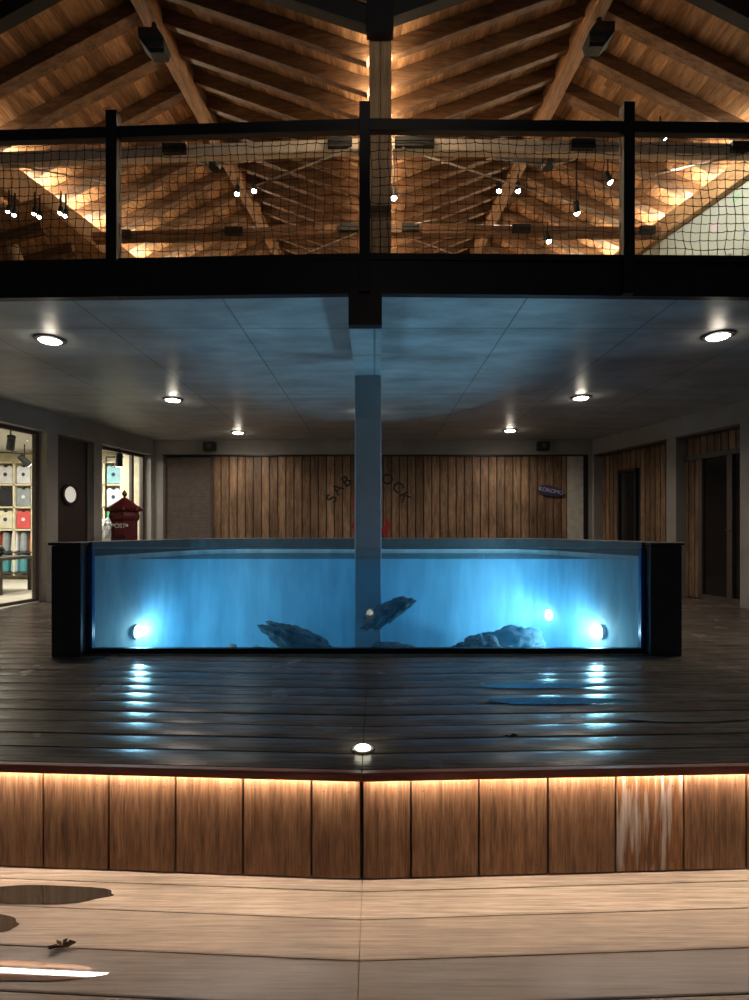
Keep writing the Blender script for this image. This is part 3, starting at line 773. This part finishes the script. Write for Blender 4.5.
rock(RK(388,612,Yk+.1),(1,0,.55),(.27,.12,.10),'dark mottled reef rock jutting up right of the column','rock',9)
rock(RK(395,653,Yk+.1),(1,0,-.1),(.26,.14,.10),'low dark rock on the floor just right of the column','rock',14)
rock(RK(478,655,Yk),(1,0,.1),(.24,.2,.19),'broad dark rock with pale crest in the right half of the tank','rock',21)
rock(RK(512,645,Yk+.4),(1,0,.1),(.32,.2,.2),'hazy blue rock mound beside the small underwater lamp','rock',25)
rock(RK(232,654,5.15),(1,0,.3),(.09,.06,.085),'small pale curved shell-like rock at the glass, leftmost of all','rockpale',31)
rock(RK(257,652,5.15),(1,0,.4),(.07,.05,.06),'small pale spiky rock between the shell-like rock and the long dark one','rockpale',37)
rock(RK(540,656,5.1),(1,0,0),(.22,.08,.04),'low pale rubble rock along the glass below the two right lamps','rockpale',41)

# ================================================================== LAMPS ON CEILING / DECK
def downlight(px, y, label):
    Y = F*1.84/(HY-y); X = (px-CX)/F*Y; c = Vector((X,Y,3.0))
    o = empty('recessed_downlight', c, label, 'ceiling light', 'recessed lights in the concrete ceiling')
    MB().lathe(c, [(.128,-.001),(.14,-.002),(.14,-.014),(.105,-.02),(.1,-.012)], 28).build('trim_ring', M['darkgrey'], o)
    mb = MB(); mb.lathe(c, [(.10,-.019),(.085,-.030),(.045,-.037),(.01,-.039)], 24); mb.build('lens', M['lens'], o, smooth=True)
    lamp('downlight_light', 'SPOT', c-Vector((0,0,.06)), P_DOWN, (1,.87,.72), o, size=.08, spot=math.radians(165), blend=.6)
    lamp('spill_light', 'POINT', c-Vector((0,0,.075)), P_DOWN*.02, (1,.88,.7), o, size=.05)
downlight(50,339,'round ceiling light nearest the top left corner of the concrete ceiling')
downlight(718,335,'round ceiling light nearest the top right corner of the concrete ceiling')
downlight(173,399,'round ceiling light in the middle of the left row')
downlight(581,397,'round ceiling light in the middle of the right row')
downlight(238,432,'farthest round ceiling light of the left row, by the wall speaker')
downlight(510,430,'farthest round ceiling light of the right row')
downlight(367,412,'round ceiling light glowing from behind the concrete column')
Yd = F*1.16/(749.5-HY); c = Vector(((362.8-CX)/F*Yd, Yd, .004))
o = empty('deck_light', c, 'small round light set in the wet deck at the centre joint', 'deck light')
MB().lathe(c, [(.056,-.01),(.056,.003),(.05,.006),(.044,.006),(.043,.002)], 24).build('trim_ring', M['steel'], o)
MB().lathe(c, [(.042,.001),(.036,.012),(.015,.017)], 20).build('lens', glow('deck_light_lens', NEUT, 5), o)
lamp('deck_light_light','POINT', c+Vector((0,0,.03)), P_DECK, (1,.92,.7), o, size=.045)

lamp('front_fill_light','POINT',(.5,-3.5,5.2),30,(1,.8,.6),size=.15)  # unseen fill light added behind the camera, no fixture
lamp('roof_fill_spot','SPOT',(.5,-2.0,5.6),230,(1,.82,.62),size=.1,rot=(Vector((0,6,5.75))-Vector((.5,-2,5.6))).to_track_quat('-Z','Y').to_euler(),spot=math.radians(36),blend=.8)  # added fill spot brightening the front faces of the roof timbers, no fixture
# upper spotlights
def spot(px, y, h, label, aim=(0,-.25,-1), stem=.2, pw=P_SPOT, k=1.0):
    Y = F*h/(HY-y); c = R(px,y,Y); d = Vector(aim).normalized()
    o = empty('spotlight', c, label, 'spotlight')
    MB().tube(c, c-d*.14*k, .038*k, 14).build('housing', M['black_m'], o)
    MB().tube(c-d*.07, c-d*.07+Vector((0,0,stem)), .01, 8).build('stem', M['black_m'], o)
    MB().tube(c+d*.001, c+d*.028*k, .037*k, 14, .018*k).build('lens', M['lens_cool'], o)
    lamp('spotlight_light','SPOT', c+d*.035, pw, (1,.9,.75), o, size=.03, rot=d.to_track_quat('-Z','Y').to_euler(), spot=math.radians(96), blend=.6)
spot(237,194,5.2,'left spotlight of the pair under the left ridge beam')
spot(254,191,5.2,'right spotlight of the pair under the left ridge beam')
spot(499,191,5.2,'left spotlight of the pair under the right ridge beam')
spot(518,191,5.2,'right spotlight of the pair under the right ridge beam')
spot(394,198,4.3,'single spotlight beside the central timber post',stem=.55)
spot(577,213,4.15,'small spotlight hanging below the long rod in the right bay',(.2,.2,-1),pw=3,stem=1.1)
spot(549,241,4.22,'small spotlight below the second tie beam in the right bay',(.3,-.2,-1),pw=3)
spot(610,182,4.6,'small dark spotlight close to the right railing post',(.5,.1,-1),pw=2,stem=.8)
spot(664,137,4.6,'small spotlight under the top rail at far right',(1,.5,-.25),pw=140)
for q,(px,y) in enumerate(((8,212),(14,215),(34,214),(39,217),(60,213),(65,216))):
    spot(px,y,3.7,('%s spotlight of the row of three pairs at far left, counted from the frame edge' % ('first','second','third','fourth','fifth','sixth')[q]),pw=4,k=.6)
# speakers under the ridge beams
def ridge_speaker(px, y, sgn, label):
    Y = 5.75; c = R(px,y,Y); o = empty('ceiling_speaker', c, label, 'speaker')
    bm = MB(); h=.17; 
    def ring(z, wx, wy, ox=0, oy=0): return [(c.x+ox+a*wx, c.y+oy+b_*wy, c.z+z) for a,b_ in ((-1,-1),(1,-1),(1,1),(-1,1))]
    ox = -sgn*.09
    bm.hexa(ring(-h,.075,.06,ox*1.1,-.05)+ring(-h*.1,.135,.10,ox*.45,-.02)); bm.hexa(ring(-h*.1,.135,.10,ox*.45,-.02)+ring(h,.10,.08,-ox*.4,.04)); bm.build('cabinet', M['speaker'], o)
    mb = MB(); mb.box(c.x+ox-.08,c.x+ox+.08,c.y-.137,c.y-.131,c.z-h+.03,c.z-h+.09); mb.build('grille', M['darkgrey'], o)
    MB().tube(c+Vector((0,.04,h-.02)), c+Vector((0,.06,h+.12)), .03, 10).build('bracket', M['black'], o)
ridge_speaker(152,46,-1,'black speaker box hung under the left ridge beam')
ridge_speaker(601,40,1,'black speaker box hung under the right ridge beam')
# wall speakers
for px, y, lab in ((210,446.5,'small black box speaker high on the back wall above the shutter'),(543,446,'small black speaker on a bracket high on the back wall at right')):
    c = R(px,y,10.93); o = empty('wall_speaker', c, lab, 'speaker')
    MB().box(c.x-.12,c.x+.12,c.y-.09,c.y+.06,c.z-.09,c.z+.09).build('cabinet', M['black_m'], o, bevel=.01)
    MB().lathe(c+Vector((0,-.092,0)), [(.055,.002),(.055,-.002),(.03,-.002)],16,'y').build('cone', M['darkgrey'], o)
    MB().box(c.x-.03,c.x+.03,c.y+.055,c.y+.118,c.z-.03,c.z+.03).build('bracket', M['black'], o)

# ================================================================== LETTERING AND SIGNS
def text_mesh(s, size, name, mat, mtx, parent=None, ext=.004, bold=.0):
    cu = bpy.data.curves.new('tmp','FONT'); cu.body = s; cu.size = size; cu.align_x='CENTER'; cu.align_y='CENTER'; cu.extrude = ext; cu.offset = bold
    o = bpy.data.objects.new('tmp', cu); COL.objects.link(o)
    dg = bpy.context.evaluated_depsgraph_get(); me = bpy.data.meshes.new_from_object(o.evaluated_get(dg))
    bpy.data.objects.remove(o); me.name = name; me.transform(mtx)
    me.materials.clear(); me.materials.append(mat)
    ob = bpy.data.objects.new(name, me); COL.objects.link(ob)
    if parent is not None:
        L_ = Vector((0,0,0)); p=parent
        while p is not None: L_ += p.location; p = p.parent
        me.transform(Matrix.Translation(-L_)); ob.parent = parent
    return ob
YB = 11.05+.026
lg = empty('wall_lettering', R(369,515,YB), 'round black lettering SABA ROCK painted on the timber back wall, half hidden by the column', 'lettering')
for i, ch in enumerate('SABA ROCK'):
    if ch == ' ': continue
    an = math.radians((-66,-50,-33.5,-11,0,11,27.8,46.7,63.5)[i]); rad = 40
    p = R(368.5+rad*math.sin(an), 515-rad*math.cos(an), YB)
    mtx = Matrix.Translation(p)@Matrix.Rotation(an,4,'Y')@Matrix.Rotation(math.pi/2,4,'X')
    text_mesh(ch, .31, 'letter', M['letter'], mtx, lg, bold=.004)
# red anchor emblem
an_ = empty('anchor_emblem', R(369,515,YB), 'red anchor emblem on the timber wall below the lettering, mostly behind the column', 'emblem')
def A2(x,y): return R(x,y,YB-.004)
mb = MB()
pts=[]
for i in range(17):
    t = math.radians(200+140*i/16) ; pts.append((371+17*math.cos(t)*1.06, 522-15*math.sin(t)*1.2))
inner=[(371+12.5*math.cos(math.radians(200+140*i/16)), 522-11*math.sin(math.radians(200+140*i/16))*1.05) for i in range(16,-1,-1)]
mb.prism([A2(*p) for p in pts+inner], (0,-.008,0)); mb.build('arms', M['redm'], an_)
for sg in (-1,1):
    x = 371+sg*17
    mb = MB(); mb.prism([A2(x-sg*2,516), A2(x+sg*3.5,527.5), A2(x+sg*.8,528.5), A2(x-sg*.5,538), A2(x-sg*3,540), A2(x-sg*3.5,527)],(0,-.012,0)); mb.build('fluke', M['redm'], an_)
mb = MB(); mb.prism([A2(369,490),A2(373,490),A2(373,538),A2(369,538)],(0,-.01,0)); mb.build('shank', M['redm'], an_)
mb = MB(); mb.prism([A2(352.6,497),A2(389,499),A2(389,503),A2(352.6,508)],(0,-.006,0))
mb.bm.free(); mb = MB(); mb.prism([A2(352.6,497),A2(380,499),A2(380,503),A2(352.6,508)],(0,-.006,0)); mb.build('stock', M['redm'], an_)
# surfboard sign
c = R(550.5,491,YB-.02); sg_ = empty('surfboard_sign', c, 'small dark violet surfboard-shaped sign with pale letters on the right of the timber wall', 'sign')
pts=[]
for i in range(28):
    t = 2*math.pi*i/28; X=.275*math.cos(t); Z=.105*math.copysign(abs(math.sin(t))**.75, math.sin(t))*(1-.12*math.cos(t))
    ca,sa = math.cos(-.19), math.sin(-.19)
    pts.append(c+Vector((X*ca-Z*sa, 0, X*sa+Z*ca)))
MB().prism(pts,(0,-.03,0)).build('board', M['purple'], sg_)
text_mesh('KOKOMO', .115, 'lettering', M['lav'], Matrix.Translation(c+Vector((0,-.035,0)))@Matrix.Rotation(.19,4,'Y')@Matrix.Rotation(math.pi/2,4,'X'), sg_)

# ================================================================== RED POST BOX
c = Vector(((124.5-CX)/F*8.85, 8.85, 0)); pb = empty('post_box', c, 'dark red pillar post box with peaked roof before the shop window', 'post box')
def lr(y): return EZ+(HY-y)/F*8.85
MB().lathe(c, [(.235,0),(.235,.08),(.2,.1),(.2,lr(521))], 8, rot=math.pi/8).build('body', M['red'], pb)
MB().lathe(c, [(.2,lr(521)),(.23,lr(519)),(.235,lr(516)),(.22,lr(512)),(.27,lr(510.5)),(.285,lr(508.5)),(.2,lr(505.5)),(.12,lr(501.5)),(.05,lr(498.5)),(.03,lr(497.5))], 8, rot=math.pi/8).build('roof', M['red'], pb)
MB().lathe(c, [(.018,lr(499)),(.018,lr(496.5)),(.035,lr(495.5)),(.04,lr(493.3)),(.02,lr(491.5)),(.005,lr(490))], 14).build('finial', M['gold'], pb, smooth=True)
for i in range(8):
    t = math.pi/8+i*math.pi/4; MB().lathe(c+Vector((.285*math.cos(t),.285*math.sin(t),lr(510))), [(.012,-.02),(.02,0),(.012,.025),(.004,.05)], 8).build('roof_horn', M['red'], pb)
MB().box(c.x-.1,c.x+.1,c.y-.195,c.y-.185,1.0,1.04).build('letter_slot', M['black'], pb)
text_mesh('POST', .10, 'lettering', M['white'], Matrix.Translation(Vector((c.x-.01,c.y-.19,lr(526))))@Matrix.Rotation(math.pi/2,4,'X'), pb)
MB().lathe((c.x+.13,c.y-.192,lr(525.5)), [(.025,.002),(.025,-.002)], 6,'y').build('crest', M['white'], pb)

# ================================================================== SHOP INTERIOR
sh = empty('shelf_unit', (-8,SY+.15,0), 'cream cubbyhole shelf unit stocked with shirts at the back of the shop', 'shelf')
cols = [(-9.2+i*.40) for i in range(11)]
zs = [.16,.62,1.12,1.62,2.12,2.62]
mb = MB()
for x in cols: mb.box(x-.02,x+.02,SY,SY+.3,.1,2.66)
mb.build('divider', M['cream'], sh)
for z in zs: MB().box(cols[0]-.02,cols[-1]+.02,SY,SY+.3,z-.018,z+.018).build('shelf_board', M['cream'] if z>1 else M['darkgrey'], sh)
MB().box(cols[0],cols[-1],SY+.28,SY+.3,.1,1.12).build('back_panel', M['black_m'], sh)
shirtm = {}
def cm(n,c):
    if n not in shirtm: shirtm[n] = plain('fabric_'+n, c, .9)
    return shirtm[n]
CC = {'white':(.75,.75,.78),'pale blue':(.3,.55,.62),'grey':(.28,.32,.34),'coral red':(.6,.09,.09),'green':(.1,.4,.22),'black':(.02,.02,.025),'cream':(.7,.66,.5),'navy':(.03,.05,.15),'teal':(.08,.3,.34)}
rowcol = {3:['white','pale blue','white','cream','coral red','white','grey','white','navy','white'],}
rows = [(4,['white','navy','white','white','pale blue','white','grey','white','pale blue','white'],'top'),
        (3,['grey','cream','black','grey','white','coral red','navy','grey','white','pale blue'],'second'),
        (2,['pale blue','white','cream','coral red','green','black','white','navy','green','white'],'third')]
def vis(px): return -6 < px < 40 or 98 < px < 132
for ri, colours, rn in rows:
    for ci in range(10):
        x = (cols[ci]+cols[ci+1])/2; px = CX+x/SY*F
        if not vis(px): continue
        wn_ = 'left shop window' if px < 60 else 'window behind post box'
        clr = colours[ci]; z0 = zs[ri]+.03
        o = empty('folded_shirt', (x,SY+.05,z0), '%s shirt upright in the %s shelf row, %s column, %s' % (clr, rn, ('first','second','third','fourth','fifth','sixth','seventh','eighth','ninth','tenth')[ci], wn_), 'shirt', 'shirts in the cubbyholes')
        mb = MB(); P=[(x-.15,z0),(x+.15,z0),(x+.155,z0+.33),(x+.12,z0+.385),(x+.06,z0+.40),(x+.03,z0+.36),(x-.03,z0+.36),(x-.06,z0+.40),(x-.12,z0+.385),(x-.155,z0+.33)]
        mb.prism([(a,SY+.02,c_) for a,c_ in P],(0,.06,0)); mb.build('body', cm(clr,CC[clr]), o, bevel=.008)
        mb = MB(); mb.prism([(x-.06,SY+.045,z0+.40),(x,SY+.045,z0+.345),(x+.06,SY+.045,z0+.40)],(0,.03,0)); mb.build('collar', cm('black',CC['black']), o)
        if clr != 'black':
            mb = MB(); mb.lathe((x,SY+.016,z0+.2),[(.045,.003),(.045,0),(.02,0)],5 if ci%2 else 9,'y'); mb.build('print', cm('white' if clr in('grey','coral red','navy') else 'navy', CC['white' if clr in('grey','coral red','navy') else 'navy']), o)
for ri, cl, rn in ((1,['grey','white','grey','orange','orange'],'upper'),(0,['teal','pale blue','teal','black','grey'],'lower')):
    for q in range(7):
        x = -8.42+q*.20; px = CX+x/SY*F
        clr = cl[(q-1)%5] if q<6 else 'grey'
        if not vis(px): continue
        z0 = zs[ri]+.02; colr = CC.get(clr,(.6,.1,.03))
        o = MB(); o.hexa([(x-.07,SY+.02,z0),(x+.07,SY+.02,z0),(x+.07,SY+.2,z0),(x-.07,SY+.2,z0),(x-.06,SY+.05,z0+.42),(x+.05,SY+.05,z0+.42),(x+.05,SY+.2,z0+.42),(x-.06,SY+.2,z0+.42)])
        o = o.build('rolled_towel', cm(clr,colr), bevel=.02, seg=2)
        tag(o, '%s rolled towel, %s on the %s low shelf' % (clr, ('leftmost','second from left','third from left','fourth from left','fifth from left','sixth from left','rightmost')[q], rn), 'towel', 'rolled towels on the low shelves')
# display table with garments
tb = empty('display_table', (-6.9,9.3,0), 'dark wooden display table just inside the left shop window', 'table')
MB().box(-7.6,-6.35,9.0,9.9,.60,.65).build('tabletop', M['brown_fr'], tb)
for x in (-7.55,-6.40):
    for y in (9.05,9.85): MB().box(x-.03,x+.03,y-.03,y+.03,.013,.60).build('leg', M['brown_fr'], tb)
MB().box(-7.55,-6.8,9.02,9.06,.1,.60).build('side_panel', M['brown_fr'], tb)
o = rock((-6.75,9.4,.76),(1,0,0),(.16,.14,.10),'dark folded garment heap on the display table','rock',55,'garment_pile'); o['category']='garment'; o.data.materials[0]=M['black_m']
# clothes rack behind the narrow window
ck = empty('clothes_rack', (-5.75,10.9,0), 'black upright clothes rack seen through the narrow shop window', 'rack')
a = R(106,457,10.6); MB().tube((a.x,a.y,.012),(a.x,a.y,a.z),.015,8).build('upright', M['black'], ck); MB().tube((a.x,a.y,a.z),(a.x+.35,a.y,a.z),.015,8).build('rail', M['black'], ck)
o = rock(R(105,532,10.3),(1,0,0),(.16,.12,.24),'white garment hanging behind the glass left of the post box','rockpale',61,'white_garment'); o['category']='garment'; o.data.materials[0]=cm('white',CC['white'])
# track spotlights in the shop
def shopspot(px,y,Y,d,label):
    c = R(px,y,Y); d = Vector(d).normalized(); o = empty('track_spotlight', c, label, 'spotlight')
    MB().tube(c, c-d*.24, .065, 16).build('housing', M['black_m'], o)
    MB().tube(c+d*.001, c+d*.006, .055, 16).build('lens', M['lens'], o)
    MB().tube(c-d*.12, Vector((c.x,c.y,2.9))-Vector((0,0,.03))+Vector((-d.x*.12,-d.y*.12,0)), .012, 8).build('stem', M['black_m'], o)
shopspot(10,449,8.9,(-.45,.5,-.9),'large black track spotlight near the top of the left shop window')
shopspot(29,465,10.9,(.3,.6,-.6),'smaller black track spotlight at the right edge of the left shop window')
shopspot(119,466,10.2,(-.15,.3,-.9),'black track spotlight in the narrow window above the post box')
mb = MB(); mb.beam(R(-10,452,10.8),R(33,454,10.8),.03,.03); tag(mb.build('track_rail', M['black']),'black lighting track across the left shop window','track')
for c, s_ in (((-7.3,9.2,2.86),1.0),((-5.95,10.4,2.86),.5)):
    o = empty('shop_ceiling_light', c, ('long white ceiling light over the shop table','white ceiling light over the narrow shop window')[s_<1], 'ceiling light')
    MB().box(c[0]-.1,c[0]+.1,c[1]-.5,c[1]+.5,2.87,2.9).build('casing', M['white'], o)
    MB().box(c[0]-.09,c[0]+.09,c[1]-.48,c[1]+.48,2.862,2.869).build('diffuser', glow('shop_tube', (1,.93,.8), 4), o)
    lamp('shop_light','AREA',(c[0],c[1],2.85),P_SHOP*s_,(1,.92,.78),o,sx=.2,sy=1.0)

# ================================================================== PUDDLES AND LEAVES
def puddle(x0,x1,y0,y1,zpl,label,seed,mat='wet'):
    """outline given in photo pixels of the wet patch lying on the plane z = zpl"""
    random.seed(seed); n=36; pts=[]
    for i in range(n):
        t = 2*math.pi*i/n; wob = 1+.07*math.sin(3*t+seed)+.04*math.sin(7*t)
        px = (x0+x1)/2+(x1-x0)/2*math.cos(t)*wob; y=(y0+y1)/2+(y1-y0)/2*math.copysign(abs(math.sin(t))**1.3,math.sin(t))*wob
        Y = F*(EZ-zpl)/(y-HY); pts.append(((px-CX)/F*Y,Y,zpl))
    o = MB().prism(pts,(0,0,.0012)).build('puddle', M[mat]); tag(o,label,'puddle'); return o
puddle(474,602,683,688.5,.0062,'long thin blue-reflecting puddle on the deck nearest the tank',1)
puddle(482,634,697.5,704.5,.0062,'longer blue-reflecting puddle just in front of the one nearest the tank',2)
puddle(626,749,716.5,722,.0068,'dark narrow puddle at the right side of the upper deck',3,'wet_dark')
puddle(-60,118,885,904,ZL+.002,'brown wet patch on the lower deck by the riser at left',4)
puddle(-40,20,914,932,ZL+.002,'small wet patch at the left edge of the middle lower board',5)
puddle(-90,106,961,982,ZL+.002,'shining puddle on the lower deck nearest the camera at left',6,'wet2')
def leafm(px,y,zpl,s,label,seed):
    random.seed(seed); Y = F*(EZ-zpl)/(y-HY); c = Vector(((px-CX)/F*Y,Y,zpl+.008)); mb = MB()
    for k_ in range(6):
        a = random.uniform(0,6.28); d = Vector((math.cos(a),math.sin(a)*.6,.15)); e = Vector((-d.y,d.x,0))
        P = [c, c+d*s*.5+e*s*.22+Vector((0,0,.01)), c+d*s, c+d*s*.5-e*s*.22]
        mb.prism(P,(0,0,.003))
    tag(mb.build('dead_leaf', M['leaf']),label,'leaf')
leafm(62,949,ZL,.055,'dark curled dead leaf on the lower deck at left',3)
leafm(509,738,0.0,.05,'dark dead leaf on the wet upper deck right of the deck light',5)
